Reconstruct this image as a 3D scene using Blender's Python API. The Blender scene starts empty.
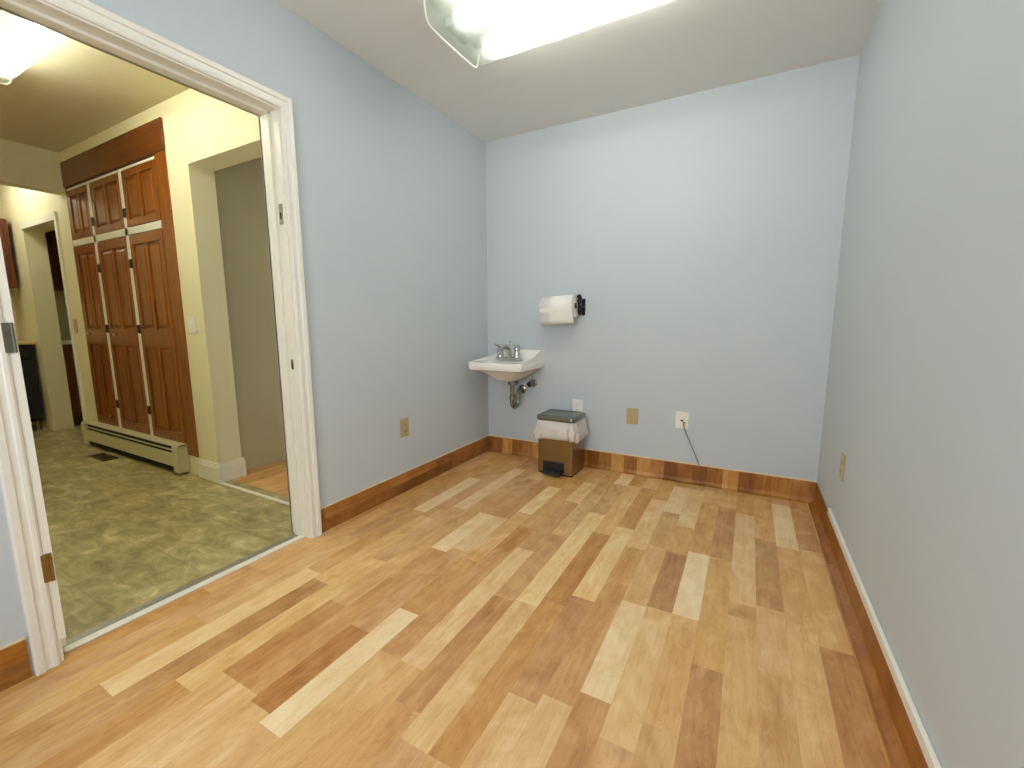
import bpy, bmesh, math, random
from mathutils import Vector, Matrix
random.seed(7)
S = bpy.context.scene
C = S.collection
R = math.radians

# ------------------------------------------------------------------ camera
F_PX, YAW, PITCH, ROLL = 433.0, 28.62, -8.19, -0.19
cd = bpy.data.cameras.new('camera'); cam = bpy.data.objects.new('camera', cd); C.objects.link(cam)
cd.sensor_width = 36.0; cd.lens = F_PX / 1024 * 36.0; cd.clip_start = 0.02
_ya, _pi, _ro = R(YAW), R(PITCH), R(ROLL)
fw = Vector((-math.sin(_ya)*math.cos(_pi), math.cos(_ya)*math.cos(_pi), math.sin(_pi)))
rt = Vector((math.cos(_ya), math.sin(_ya), 0)); up = rt.cross(fw)
r2 = rt*math.cos(_ro) + up*math.sin(_ro); u2 = -rt*math.sin(_ro) + up*math.cos(_ro)
m = Matrix((r2, u2, -fw)).transposed().to_4x4(); m.translation = (1.8761, -3.0267, 1.0757)
cam.matrix_world = m
S.camera = cam

# ------------------------------------------------------------------ world, exposure
SKY = 10.4                                      # sky strength; fill light through the two added windows
w = bpy.data.worlds.new('world'); S.world = w; w.use_nodes = True
w.node_tree.nodes['Background'].inputs[0].default_value = (0.86, 0.93, 1.0, 1)
w.node_tree.nodes['Background'].inputs[1].default_value = SKY
S.view_settings.view_transform = 'Standard'; S.view_settings.look = 'None'
S.view_settings.gamma = 1.0; S.view_settings.use_curve_mapping = False
S.view_settings.exposure = 0.0
lp = bpy.data.lights.new('fill_window_portal', 'AREA'); lp.shape = 'RECTANGLE'; lp.size = 1.42; lp.size_y = 1.15; lp.cycles.is_portal = True
lpo = bpy.data.objects.new('fill_window_portal', lp); C.objects.link(lpo); lpo.location = (1.41, -4.12, 1.475); lpo.rotation_euler = (R(90), 0, 0)  # portal for the added window behind the camera
S.cycles.use_denoising = True
S.cycles.max_bounces = 14; S.cycles.diffuse_bounces = 8; S.cycles.transparent_max_bounces = 12
S.cycles.sample_clamp_indirect = 6.0
TUBE_ROOM, TUBE_HALL, TUBE_KITCHEN = 39.0, 54.0, 42.0      # radiance of the fluorescent tubes

# ------------------------------------------------------------------ materials
def srgb(r, g, b):
    f = lambda c: (c/255/12.92) if c/255 <= .04045 else ((c/255+.055)/1.055)**2.4
    return (f(r), f(g), f(b), 1.0)
class NT:
    def __init__(s, name):
        s.m = bpy.data.materials.new(name); s.m.use_nodes = True; s.t = s.m.node_tree
        s.b = s.t.nodes['Principled BSDF']; s.out = s.t.nodes['Material Output']
    def n(s, typ, **kw):
        nd = s.t.nodes.new(typ)
        for k, v in kw.items():
            if k in nd.inputs: nd.inputs[k].default_value = v
            else: setattr(nd, k, v)
        return nd
    def l(s, a, b): s.t.links.new(a, b)
    def mapping(s, scale):
        tc = s.n('ShaderNodeTexCoord'); mp = s.n('ShaderNodeMapping'); mp.inputs['Scale'].default_value = scale
        s.l(tc.outputs['Object'], mp.inputs['Vector']); return mp.outputs['Vector']
    def noise(s, vec, scale, detail=4, rough=.55, dist=0):
        n = s.n('ShaderNodeTexNoise', Scale=scale, Detail=detail, Roughness=rough, Distortion=dist)
        if vec is not None: s.l(vec, n.inputs['Vector'])
        return n.outputs['Fac']
    def ramp(s, fac, stops, interp='LINEAR'):
        r = s.n('ShaderNodeValToRGB'); r.color_ramp.interpolation = interp
        e = r.color_ramp.elements
        while len(e) < len(stops): e.new(.5)
        for el, (p, c) in zip(e, stops): el.position = p; el.color = c
        s.l(fac, r.inputs['Fac']); return r.outputs['Color']
    def math(s, op, a, b=None):
        n = s.n('ShaderNodeMath', operation=op)
        for i, v in enumerate((a, b)):
            if v is None: continue
            if isinstance(v, (int, float)): n.inputs[i].default_value = v
            else: s.l(v, n.inputs[i])
        return n.outputs[0]
    def bump(s, h, strength, dist=.002):
        b = s.n('ShaderNodeBump', Strength=strength, Distance=dist); s.l(h, b.inputs['Height'])
        s.l(b.outputs['Normal'], s.b.inputs['Normal'])
def plain(name, col, rough=.5, metal=0, var=.06, scale=9, bump=0):
    """painted / plastic / metal surface with a slight procedural mottling"""
    t = NT(name); t.b.inputs['Roughness'].default_value = rough; t.b.inputs['Metallic'].default_value = metal
    v = t.mapping((1, 1, 1)); nz = t.noise(v, scale, 3)
    a = tuple(c*(1-var) for c in col[:3]) + (1,); b = tuple(min(1, c*(1+var)) for c in col[:3]) + (1,)
    t.l(t.ramp(nz, [(.3, a), (.7, b)]), t.b.inputs['Base Color'])
    if bump:
        t.bump(t.noise(v, 260, 2), bump, .001)
    return t.m
M = {}
M['blue'] = plain('blue_wall_paint', srgb(196, 203, 208), .62, var=.015, scale=1.5, bump=.06)
M['ceil'] = plain('ceiling_paint', srgb(226, 226, 221), .85, var=.02, scale=2)
M['cream'] = plain('cream_wall_paint', srgb(233, 225, 190), .6, var=.02, scale=2, bump=.05)
M['hallceil'] = plain('hall_ceiling_paint', srgb(222, 213, 184), .8, var=.02)
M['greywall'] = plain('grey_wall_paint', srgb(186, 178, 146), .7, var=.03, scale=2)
M['trim'] = plain('white_trim_paint', srgb(238, 234, 222), .38, var=.015, scale=14)
M['white'] = plain('white_plastic', srgb(240, 238, 228), .35, var=.01)
M['beige'] = plain('beige_plastic', srgb(186, 166, 122), .4, var=.02)
M['porcelain'] = plain('porcelain', srgb(246, 243, 234), .12, var=.008)
M['chrome'] = plain('chrome', srgb(205, 205, 200), .16, 1, var=.02)
M['pipe'] = plain('tarnished_pipe_chrome', srgb(150, 146, 136), .25, 1, var=.25, scale=40)
M['brass'] = plain('aged_brass', srgb(150, 130, 84), .35, 1, var=.12, scale=40)
M['reflector'] = plain('grey_green_reflector_enamel', srgb(150, 160, 146), .5)
M['oldbrass'] = plain('tarnished_hinge_metal', srgb(120, 116, 98), .4, .9, var=.15, scale=60)
M['steel'] = plain('worn_steel', srgb(176, 172, 158), .35, 1, var=.1, scale=40)
M['black'] = plain('black_metal', srgb(30, 29, 27), .4, .3, var=.1)
M['blackplastic'] = plain('black_plastic', srgb(28, 27, 30), .45, var=.1)
M['bronze'] = plain('bronze_bin_metal', srgb(150, 124, 84), .28, .8, var=.05)
M['lidgrey'] = plain('grey_lid_metal', srgb(132, 130, 120), .26, .85, var=.05)
M['paper'] = plain('paper_towel', srgb(245, 243, 235), .95, var=.01, scale=60, bump=.3)
M['cardboard'] = plain('cardboard', srgb(160, 125, 85), .9)
M['heater'] = plain('heater_enamel', srgb(206, 200, 158), .4, var=.03)
M['dark'] = plain('dark_gap', srgb(20, 19, 16), .8)
M['cord'] = plain('grey_cord', srgb(150, 146, 138), .5)
M['thresh'] = plain('threshold_metal', srgb(170, 168, 158), .35, .6, var=.1, scale=30)
M['cap'] = plain('cream_cap_strip', srgb(226, 206, 170), .5)
M['counter'] = plain('tan_countertop', srgb(206, 184, 130), .4, var=.08, scale=60)
M['vent'] = plain('bronze_register', srgb(92, 76, 40), .4, .4)

def wood(name, dark, mid, light, rough=.3, vert=True, coat=.2):
    t = NT(name); t.b.inputs['Roughness'].default_value = rough
    t.b.inputs['Coat Weight'].default_value = coat; t.b.inputs['Coat Roughness'].default_value = .15
    v = t.mapping((14, 14, 1.2) if vert else (1.2, 14, 14))
    n1 = t.noise(v, 2.2, 6, .62, .8); n2 = t.noise(v, 12, 3, .5)
    f = t.math('ADD', t.math('MULTIPLY', n1, .8), t.math('MULTIPLY', n2, .2))
    t.l(t.ramp(f, [(.3, dark), (.5, mid), (.72, light)]), t.b.inputs['Base Color'])
    return t.m
M['oak'] = wood('varnished_pine', srgb(98, 44, 8), srgb(130, 68, 12), srgb(158, 92, 22), rough=.3, coat=.3)
M['crown'] = wood('dark_crown_board', srgb(80, 32, 6), srgb(102, 48, 10), srgb(122, 62, 15), vert=False)
M['cherry'] = wood('cherry_cabinet', srgb(64, 24, 10), srgb(92, 40, 16), srgb(116, 58, 24))

def plank_mat(name, dark_shift=0.0, ST=None):
    """printed wood-strip vinyl: the tone of every strip comes from the mesh, grain and figure from noise"""
    t = NT(name); t.b.inputs['Roughness'].default_value = .42
    at = t.n('ShaderNodeAttribute'); at.attribute_name = 'plank'
    sp = t.n('ShaderNodeSeparateColor'); t.l(at.outputs['Color'], sp.inputs[0])
    tone, rnd = sp.outputs[0], sp.outputs[1]
    tc = t.n('ShaderNodeTexCoord'); off = t.n('ShaderNodeCombineXYZ')
    t.l(t.math('MULTIPLY', rnd, 37.0), off.inputs[0]); t.l(t.math('MULTIPLY', rnd, 91.0), off.inputs[1])
    ad = t.n('ShaderNodeVectorMath', operation='ADD'); t.l(tc.outputs['UV'], ad.inputs[0]); t.l(off.outputs[0], ad.inputs[1])
    def mp(sc):
        k = t.n('ShaderNodeMapping'); k.inputs['Scale'].default_value = sc; t.l(ad.outputs[0], k.inputs['Vector']); return k.outputs[0]
    g1 = t.noise(mp((22, 2.0, 1)), 1.6, 5, .6, .9)        # long figure
    g2 = t.noise(mp((150, 6, 1)), 1.0, 2, .5)             # fine grain
    g3 = t.noise(mp((7, 4.5, 1)), 1.3, 2, .5, 1.2)        # cloudy patches
    f = t.math('ADD', t.math('ADD', t.math('MULTIPLY', tone, .88), .05), t.math('MULTIPLY', t.math('SUBTRACT', g1, .5), .34))
    f = t.math('ADD', f, t.math('MULTIPLY', t.math('SUBTRACT', g2, .5), .06))
    f = t.math('ADD', f, t.math('MULTIPLY', t.math('SUBTRACT', g3, .5), .40))
    g4 = t.noise(mp((13, 2.6, 1)), 2.0, 3, .5, 1.8)       # thin dark growth-ring lines
    ring = t.math('SUBTRACT', 1.0, t.math('MINIMUM', 1.0, t.math('MULTIPLY', t.math('ABSOLUTE', t.math('SUBTRACT', g4, .5)), 30.0)))
    f = t.math('SUBTRACT', f, t.math('MULTIPLY', ring, .07))
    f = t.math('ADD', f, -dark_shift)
    col = t.ramp(f, ST or [(.05, srgb(140, 86, 38)), (.25, srgb(178, 124, 70)), (.40, srgb(201, 150, 94)), (.58, srgb(221, 177, 120)), (.75, srgb(236, 202, 150)), (.95, srgb(246, 223, 178))])
    hs = t.n('ShaderNodeHueSaturation'); t.l(col, hs.inputs['Color'])     # some strips printed pinker, some more golden
    r2 = t.math('FRACT', t.math('MULTIPLY', rnd, 7.31))
    t.l(t.math('ADD', .4965, t.math('MULTIPLY', rnd, .006)), hs.inputs['Hue']); t.l(t.math('ADD', .97, t.math('MULTIPLY', r2, .1)), hs.inputs['Saturation'])
    t.l(hs.outputs['Color'], t.b.inputs['Base Color'])
    return t.m
M['plank'] = plank_mat('wood_strip_vinyl')
M['cove'] = plank_mat('golden_shaded_vinyl', .06, [(.05, srgb(122, 72, 26)), (.25, srgb(160, 104, 48)), (.45, srgb(190, 136, 76)), (.65, srgb(214, 166, 108)), (.95, srgb(236, 200, 146))])  # cove vinyl: floor strips made more golden and darker, shade put into the colour

def hall_vinyl():
    t = NT('olive_stone_vinyl'); t.b.inputs['Roughness'].default_value = .38
    v = t.mapping((1, 1, 1)); v2 = t.mapping((2.4, 5.0, 1))
    a = t.noise(v2, 3.0, 6, .68, .7); b = t.noise(v, 5, 5, .6, .6)
    f = t.math('ADD', t.math('MULTIPLY', a, .6), t.math('MULTIPLY', b, .4))
    col = t.ramp(f, [(.34, srgb(126, 113, 71)), (.47, srgb(162, 149, 102)), (.55, srgb(184, 171, 122)), (.68, srgb(226, 216, 172))])
    br = t.n('ShaderNodeTexBrick', offset=0.0, **{'Scale': 1.0, 'Mortar Size': .004, 'Brick Width': .305, 'Row Height': .305, 'Mortar Smooth': .5})
    t.l(v, br.inputs['Vector'])
    mx = t.n('ShaderNodeMix', data_type='RGBA', blend_type='MULTIPLY')
    t.l(t.math('MULTIPLY', br.outputs['Fac'], .25), mx.inputs[0]); t.l(col, mx.inputs[6]); mx.inputs[7].default_value = srgb(150, 140, 100)
    t.l(mx.outputs[2], t.b.inputs['Base Color'])
    return t.m
M['hallfloor'] = hall_vinyl()

def emis(name, col, strength):
    t = NT(name); t.b.inputs['Base Color'].default_value = (0, 0, 0, 1)
    t.b.inputs['Emission Color'].default_value = col; t.b.inputs['Emission Strength'].default_value = strength
    return t.m
M['tube_room'] = emis('lit_tube_room', (1.0, 0.97, 0.92, 1), TUBE_ROOM)
M['tube_hall'] = emis('lit_tube_hall', (1.0, 0.97, 0.82, 1), TUBE_HALL)
M['tube_kitchen'] = emis('lit_tube_kitchen', (1.0, 0.95, 0.82, 1), TUBE_KITCHEN)

def lens_mat(name, tint):
    t = NT(name)
    tr = t.n('ShaderNodeBsdfTransparent'); tr.inputs[0].default_value = (.97, 1, .97, 1)
    tl = t.n('ShaderNodeBsdfTranslucent'); tl.inputs[0].default_value = tint
    gl = t.n('ShaderNodeBsdfGlossy'); gl.inputs['Roughness'].default_value = .25; gl.inputs[0].default_value = (.9, .95, .9, 1)
    m1 = t.n('ShaderNodeMixShader'); m1.inputs[0].default_value = .12
    t.l(tr.outputs[0], m1.inputs[1]); t.l(tl.outputs[0], m1.inputs[2])
    m2 = t.n('ShaderNodeMixShader'); m2.inputs[0].default_value = .06
    t.l(m1.outputs[0], m2.inputs[1]); t.l(gl.outputs[0], m2.inputs[2]); t.l(m2.outputs[0], t.out.inputs['Surface'])
    return t.m
M['lens'] = lens_mat('prismatic_lens', (.9, .97, .9, 1))

def glass_mat():
    t = NT('fill_window_glass'); tr = t.n('ShaderNodeBsdfTransparent'); gl = t.n('ShaderNodeBsdfGlossy'); gl.inputs['Roughness'].default_value = .02
    m1 = t.n('ShaderNodeMixShader'); m1.inputs[0].default_value = .06
    t.l(tr.outputs[0], m1.inputs[1]); t.l(gl.outputs[0], m1.inputs[2]); t.l(m1.outputs[0], t.out.inputs['Surface'])
    return t.m
M['glass'] = glass_mat()
def bag_mat():
    t = NT('thin_white_plastic_bag'); t.b.inputs['Base Color'].default_value = srgb(246, 238, 228); t.b.inputs['Roughness'].default_value = .35
    tr = t.n('ShaderNodeBsdfTransparent'); tl = t.n('ShaderNodeBsdfTranslucent'); tl.inputs[0].default_value = srgb(246, 238, 228)
    m1 = t.n('ShaderNodeMixShader'); m1.inputs[0].default_value = .18; t.l(t.b.outputs[0], m1.inputs[1]); t.l(tl.outputs[0], m1.inputs[2])
    m2 = t.n('ShaderNodeMixShader'); t.l(m1.outputs[0], m2.inputs[1]); t.l(tr.outputs[0], m2.inputs[2])
    nz = t.noise(t.mapping((1, 1, 1)), 22, 3); t.l(t.math('MULTIPLY', nz, .14), m2.inputs[0])
    t.l(m2.outputs[0], t.out.inputs['Surface'])
    return t.m
M['bag'] = bag_mat()

# ------------------------------------------------------------------ geometry helpers (world coordinates in, local meshes out)
ORG = {}
class MB:
    def __init__(s): s.bm = bmesh.new()
    def box(s, lo, hi, bevel=0, seg=2):
        lo, hi = Vector(lo), Vector(hi)
        r = bmesh.ops.create_cube(s.bm, size=1.0); vs = r['verts']
        c, d = (lo+hi)/2, hi-lo
        for v in vs: v.co = Vector((v.co.x*d.x, v.co.y*d.y, v.co.z*d.z)) + c
        if bevel:
            es = list({e for v in vs for e in v.link_edges})
            bmesh.ops.bevel(s.bm, geom=es, offset=min(bevel, min(d)*.49), segments=seg, profile=.5, affect='EDGES')
        return s
    def prism(s, pts, axis, a, b):
        """polygon (two coords) extruded along axis from a to b"""
        def P(p, t):
            q = list(p); q.insert(axis, t); return Vector(q)
        A = [s.bm.verts.new(P(p, a)) for p in pts]; B = [s.bm.verts.new(P(p, b)) for p in pts]
        n = len(pts); s.bm.faces.new(A); s.bm.faces.new(B[::-1])
        for i in range(n): s.bm.faces.new((A[i], B[i], B[(i+1) % n], A[(i+1) % n]))
        return s
    def loft(s, rings, cap0=True, cap1=True):
        V = [[s.bm.verts.new(p) for p in r] for r in rings]; n = len(rings[0])
        for a, b in zip(V, V[1:]):
            for i in range(n): s.bm.faces.new((a[i], a[(i+1) % n], b[(i+1) % n], b[i]))
        if cap0: s.bm.faces.new(V[0][::-1])
        if cap1: s.bm.faces.new(V[-1])
        return s
    def tube(s, path, rad, n=12, caps=True):
        path = [Vector(p) for p in path]; rs = rad if isinstance(rad, (list, tuple)) else [rad]*len(path)
        rings = []; ref = None
        for i, p in enumerate(path):
            t = (path[min(i+1, len(path)-1)] - path[max(i-1, 0)]).normalized()
            if ref is None: ref = Vector((0, 0, 1)) if abs(t.z) < .9 else Vector((1, 0, 0))
            u = (ref - t*ref.dot(t)).normalized(); v = t.cross(u); ref = u
            rings.append([p + (u*math.cos(2*math.pi*k/n) + v*math.sin(2*math.pi*k/n))*rs[i] for k in range(n)])
        return s.loft(rings, caps, caps)
    def lathe(s, base, axis, prof, n=24):
        """prof: (distance along axis, radius)"""
        ax = Vector(axis).normalized(); b = Vector(base)
        return s.tube_rings([(b + ax*d, max(r, 1e-4)) for d, r in prof], ax, n)
    def tube_rings(s, pr, ax, n):
        ref = Vector((0, 0, 1)) if abs(ax.z) < .9 else Vector((1, 0, 0))
        u = (ref - ax*ref.dot(ax)).normalized(); v = ax.cross(u)
        return s.loft([[p + (u*math.cos(2*math.pi*k/n) + v*math.sin(2*math.pi*k/n))*r for k in range(n)] for p, r in pr])
    def quad(s, a, b, c, d):
        return s.bm.faces.new([s.bm.verts.new(p) for p in (a, b, c, d)])
    def build(s, name, mat, parent=None, smooth=False, origin=None):
        o_w = Vector(origin) if origin is not None else (ORG[parent] if parent is not None else Vector((0, 0, 0)))
        bmesh.ops.recalc_face_normals(s.bm, faces=s.bm.faces)
        for v in s.bm.verts: v.co -= o_w
        me = bpy.data.meshes.new(name); s.bm.to_mesh(me); s.bm.free()
        o = bpy.data.objects.new(name, me); C.objects.link(o)
        me.materials.append(mat)
        if smooth:
            for p in me.polygons: p.use_smooth = True
            try: me.set_sharp_from_angle(angle=R(42))
            except Exception: pass
        if parent is not None:
            o.parent = parent; o.location = o_w - ORG[parent]
        else: o.location = o_w
        ORG[o] = o_w
        return o
def tag(o, label=None, cat=None, group=None, kind=None):
    for k, v in (('label', label), ('category', cat), ('group', group), ('kind', kind)):
        if v: o[k] = v
    return o
def thing(name, loc, label, cat, group=None, kind=None):
    o = bpy.data.objects.new(name, None); C.objects.link(o); o.location = loc; o.empty_display_size = .05
    ORG[o] = Vector(loc); return tag(o, label, cat, group, kind)
def struct(name, mb, mat, label=None, cat=None):
    return tag(mb.build(name, mat), label, cat, kind='structure')

# ------------------------------------------------------------------ room shell
W, H, YF = 2.2844, 2.44, -4.05            # room width, ceiling height, wall behind the camera
DY0, DY1, DZ = -2.605, -1.72, 2.0          # doorway in the left wall
T = .13                                    # wall thickness
HN, HS = -1.50, -2.95                      # the two long walls of the hall
struct('wall_back', MB().box((-T, 0, 0), (W+T, T, H)), M['blue'], 'pale blue back wall behind the sink and bin', 'wall')
struct('wall_right', MB().box((W, YF, 0), (W+T, 0, H)), M['blue'], 'pale blue right wall with one outlet plate', 'wall')
WX0, WX1, WZ0, WZ1 = .70, 2.12, .90, 2.05
wf = MB(); wf.box((-T, YF-T, 0), (W+T, YF, WZ0)); wf.box((-T, YF-T, WZ1), (W+T, YF, H)); wf.box((-T, YF-T, WZ0), (WX0, YF, WZ1)); wf.box((WX1, YF-T, WZ0), (W+T, YF, WZ1))
struct('wall_front', wf, M['blue'], 'pale blue wall behind the viewer', 'wall')
wn1 = thing('fill_window_1', ((WX0+WX1)/2, YF, WZ0), 'white framed window added behind the viewer for fill light', 'window', kind='structure')  # window added out of view to fill the room with daylight
wm = MB()
for (a, b, c, d) in ((WX0, WX0+.05, WZ0, WZ1), (WX1-.05, WX1, WZ0, WZ1), (WX0, WX1, WZ0, WZ0+.05), (WX0, WX1, WZ1-.05, WZ1), ((WX0+WX1)/2-.02, (WX0+WX1)/2+.02, WZ0, WZ1)):
    wm.box((a, YF-.09, c), (b, YF-.03, d))
for (a, b, c, d) in ((WX0-.07, WX0, WZ0-.07, WZ1+.07), (WX1, WX1+.07, WZ0-.07, WZ1+.07), (WX0, WX1, WZ0-.07, WZ0), (WX0, WX1, WZ1, WZ1+.07)):
    wm.box((a, YF, c), (b, YF+.018, d))
wm.build('frame', M['trim'], wn1)
MB().box((WX0+.03, YF-.062, WZ0+.03), (WX1-.03, YF-.058, WZ1-.03)).build('pane', M['glass'], wn1)
wl = MB(); wl.box((-T, DY1+.02, 0), (0, 0, H)); wl.box((-T, YF, 0), (0, DY0-.02, H)); wl.box((-T, DY0-.02, DZ+.02), (0, DY1+.02, H))
struct('wall_left', wl, M['blue'], 'pale blue left wall with the wide doorway to the hall', 'wall')
struct('ceiling', MB().box((-T, YF, H), (W+T, T, H+.1)), M['ceil'], 'plain off-white ceiling of the blue room', 'ceiling')

# strip floor: every printed strip keeps its own tone; columns traced across the room
PW, X0 = .0915, 2.24
TR = {   # column: [(y from, y to, tone), ...] nearest the back wall first
 -1: [(0, -.55, .62), (-.55, -1.6, .36), (-1.6, -2.6, .42)],
 0: [(0, -.68, .42), (-.68, -1.39, .62), (-1.39, -2.25, .34)],
 1: [(0, -.14, .55), (-.14, -.70, .82), (-.70, -1.3, .58), (-1.3, -2.2, .64)],
 2: [(0, -.66, .56), (-.66, -1.25, .36), (-1.25, -1.6, .62), (-1.6, -2.2, .50)],
 3: [(0, -.38, .46), (-.38, -1.27, .68), (-1.27, -1.36, .44), (-1.36, -2.2, .60)],
 4: [(0, -.33, .54), (-.33, -.95, .36), (-.95, -1.67, .54), (-1.67, -2.3, .34)],
 5: [(0, -.30, .58), (-.30, -.95, .50), (-.95, -1.45, .90), (-1.45, -1.95, .56), (-1.95, -2.4, .48)],
 6: [(0, -.12, .5), (-.12, -.70, .68), (-.70, -1.0, .52), (-1.0, -1.45, .24), (-1.45, -2.05, .66), (-2.05, -2.5, .5)],
 7: [(0, -.12, .42), (-.12, -.555, .80), (-.555, -.98, .46), (-.98, -1.46, .54), (-1.46, -1.94, .80), (-1.94, -2.5, .36)],
 8: [(0, -.40, .48), (-.40, -1.04, .70), (-1.04, -1.5, .46), (-1.5, -2.0, .42), (-2.0, -2.6, .60)],
 9: [(0, -.25, .62), (-.25, -.86, .40), (-.86, -1.525, .74), (-1.525, -2.04, .36), (-2.04, -2.7, .62)],
 10: [(0, -.25, .40), (-.25, -.98, .64), (-.98, -1.6, .30), (-1.6, -2.3, .40), (-2.3, -2.8, .52)],
 11: [(0, -.27, .80), (-.27, -.76, .48), (-.76, -1.655, .80), (-1.655, -2.3, .62), (-2.3, -2.9, .5)],
 12: [(0, -.5, .45), (-.5, -1.1, .56), (-1.1, -1.67, .44), (-1.67, -2.22, .36), (-2.22, -2.9, .52)],
 13: [(0, -.33, .50), (-.33, -.68, .72), (-.68, -1.3, .46), (-1.3, -2.1, .68), (-2.1, -2.8, .54)],
 14: [(0, -.4, .46), (-.4, -1.1, .50), (-1.1, -1.36, .36), (-1.36, -2.1, .42), (-2.1, -2.9, .56)],
 15: [(0, -.51, .44), (-.51, -.95, .86), (-.95, -1.5, .60), (-1.5, -1.907, .44), (-1.907, -2.45, .92), (-2.45, -3.1, .6)],
 16: [(0, -.5, .50), (-.5, -1.06, .40), (-1.06, -1.45, .70), (-1.45, -2.06, .48), (-2.06, -2.42, .28), (-2.42, -3.1, .62)],
 17: [(0, -.45, .66), (-.45, -1.06, .46), (-1.06, -1.50, .88), (-1.50, -2.4, .46), (-2.4, -3.1, .70)],
 18: [(0, -.6, .46), (-.6, -1.3, .50), (-1.3, -2.0, .56), (-2.0, -2.4, .36), (-2.4, -3.1, .60)],
 19: [(0, -.30, .38), (-.30, -1.07, .74), (-1.07, -1.7, .52), (-1.7, -2.486, .66), (-2.486, -3.2, .40)],
 20: [(0, -.55, .52), (-.55, -1.25, .50), (-1.25, -1.937, .64), (-1.937, -2.486, .30), (-2.486, -3.2, .44)],
 21: [(0, -.62, .48), (-.62, -1.21, .82), (-1.21, -1.9, .48), (-1.9, -2.603, .82), (-2.603, -3.2, .46)],
 22: [(0, -.8, .50), (-.8, -1.6, .42), (-1.6, -2.3, .62), (-2.3, -3.0, .56)],
 23: [(0, -.5, .58), (-.5, -1.3, .46), (-1.3, -2.0, .60), (-2.0, -2.8, .52)],
 24: [(0, -.7, .50), (-.7, -1.6, .42), (-1.6, -2.2, .54), (-2.2, -2.9, .42)],
}
class Planks:
    def __init__(s): s.bm = bmesh.new(); s.col = s.bm.loops.layers.float_color.new('plank'); s.uv = s.bm.loops.layers.uv.new('UVMap')
    def face(s, pts, uvs, tone, rnd):
        f = s.bm.faces.new([s.bm.verts.new(p) for p in pts])
        for l, uv in zip(f.loops, uvs): l[s.col] = (tone, rnd, 0, 1); l[s.uv].uv = uv
    def build(s, name, mat, parent=None):
        me = bpy.data.meshes.new(name); s.bm.to_mesh(me); s.bm.free(); me.materials.append(mat)
        o = bpy.data.objects.new(name, me); C.objects.link(o); ORG[o] = Vector((0, 0, 0))
        if parent: o.parent = parent; o.location = -ORG[parent]
        return o
def strips(k):
    l = list(TR.get(k, [])); y = l[-1][1] if l else 0.0
    rg = random.Random(100+k)
    while y > YF:
        n = max(YF, y - rg.uniform(.4, .9)); l.append((y, n, rg.choice((.38, .46, .52, .58, .66)))); y = n
    return l
fl = Planks(); tops = []
for k in range(-1, 26):
    xa, xb = X0 - PW*(k+1), X0 - PW*k
    xa, xb = max(xa, -.075), min(xb, W)
    if k == -1: xb = W
    for (ya, yb, tn) in strips(k):
        ya, yb = min(ya, 0), max(yb, YF)
        if xa < -.0 and (yb < DY0 or ya > DY1):      # the part of the last columns that runs under the doorway only
            pass
        rnd = random.random()
        P = [(xa, yb, 0), (xb, yb, 0), (xb, ya, 0), (xa, ya, 0)]
        fl.face(P, [(p[0], p[1]) for p in P], tn, rnd)
    tops.append((xa, xb, strips(k)[0][2]))
tag(fl.build('floor', M['plank']), 'light wood strip vinyl floor of the blue room', 'floor', kind='structure')
struct('floor_slab', MB().box((-T, YF, -.12), (W+T, T, -.004)), M['dark'], 'slab under the wood strip floor', 'floor')

# flash cove: the strip vinyl turns up the back and right walls with a soft fold
CH, CR = .126, .038
def cove_profile(n=6):   # (distance from wall, height)
    return [(CR - CR*math.sin(a), CR - CR*math.cos(a)) for a in [math.pi/2*i/n for i in range(n+1)]]
prof = cove_profile() + [(.004, CH)]
prof = [(max(d, .004), z) for d, z in prof]
bb = Planks(); rg = random.Random(5)
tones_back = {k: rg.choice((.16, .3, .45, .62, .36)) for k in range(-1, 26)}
for i, (xa, xb, tn) in enumerate(tops):
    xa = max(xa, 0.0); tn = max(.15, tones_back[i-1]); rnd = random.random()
    if xb <= xa: continue
    for (d0, z0), (d1, z1) in zip(prof, prof[1:]):
        P = [(xa, -d0, z0+.0012), (xb, -d0, z0+.0012), (xb, -d1, z1+.0012), (xa, -d1, z1+.0012)]
        bb.face(P, [(p[0], z0) for p in P[:2]] + [(p[0], z1) for p in P[2:]], tn, rnd)
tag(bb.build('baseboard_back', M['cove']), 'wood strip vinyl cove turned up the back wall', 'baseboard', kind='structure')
br_ = Planks(); rg = random.Random(9); y = 0.0
while y > YF:
    n = max(YF, y - rg.uniform(.5, 1.1)); tn = rg.choice((.16, .24, .3)); rnd = rg.random()
    for j, ((d0, z0), (d1, z1)) in enumerate(zip(prof, prof[1:])):
        z0b, z1b = z0, z1
        P = [(W-d0, y, z0b+.0012), (W-d0, n, z0b+.0012), (W-d1, n, z1b+.0012), (W-d1, y, z1b+.0012)]
        br_.face(P, [(z0, y), (z0, n), (z1, n), (z1, y)], tn, rnd)
    y = n
tag(br_.build('baseboard_right', M['cove']), 'brown strip vinyl cove along the right wall', 'baseboard', kind='structure')
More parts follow.
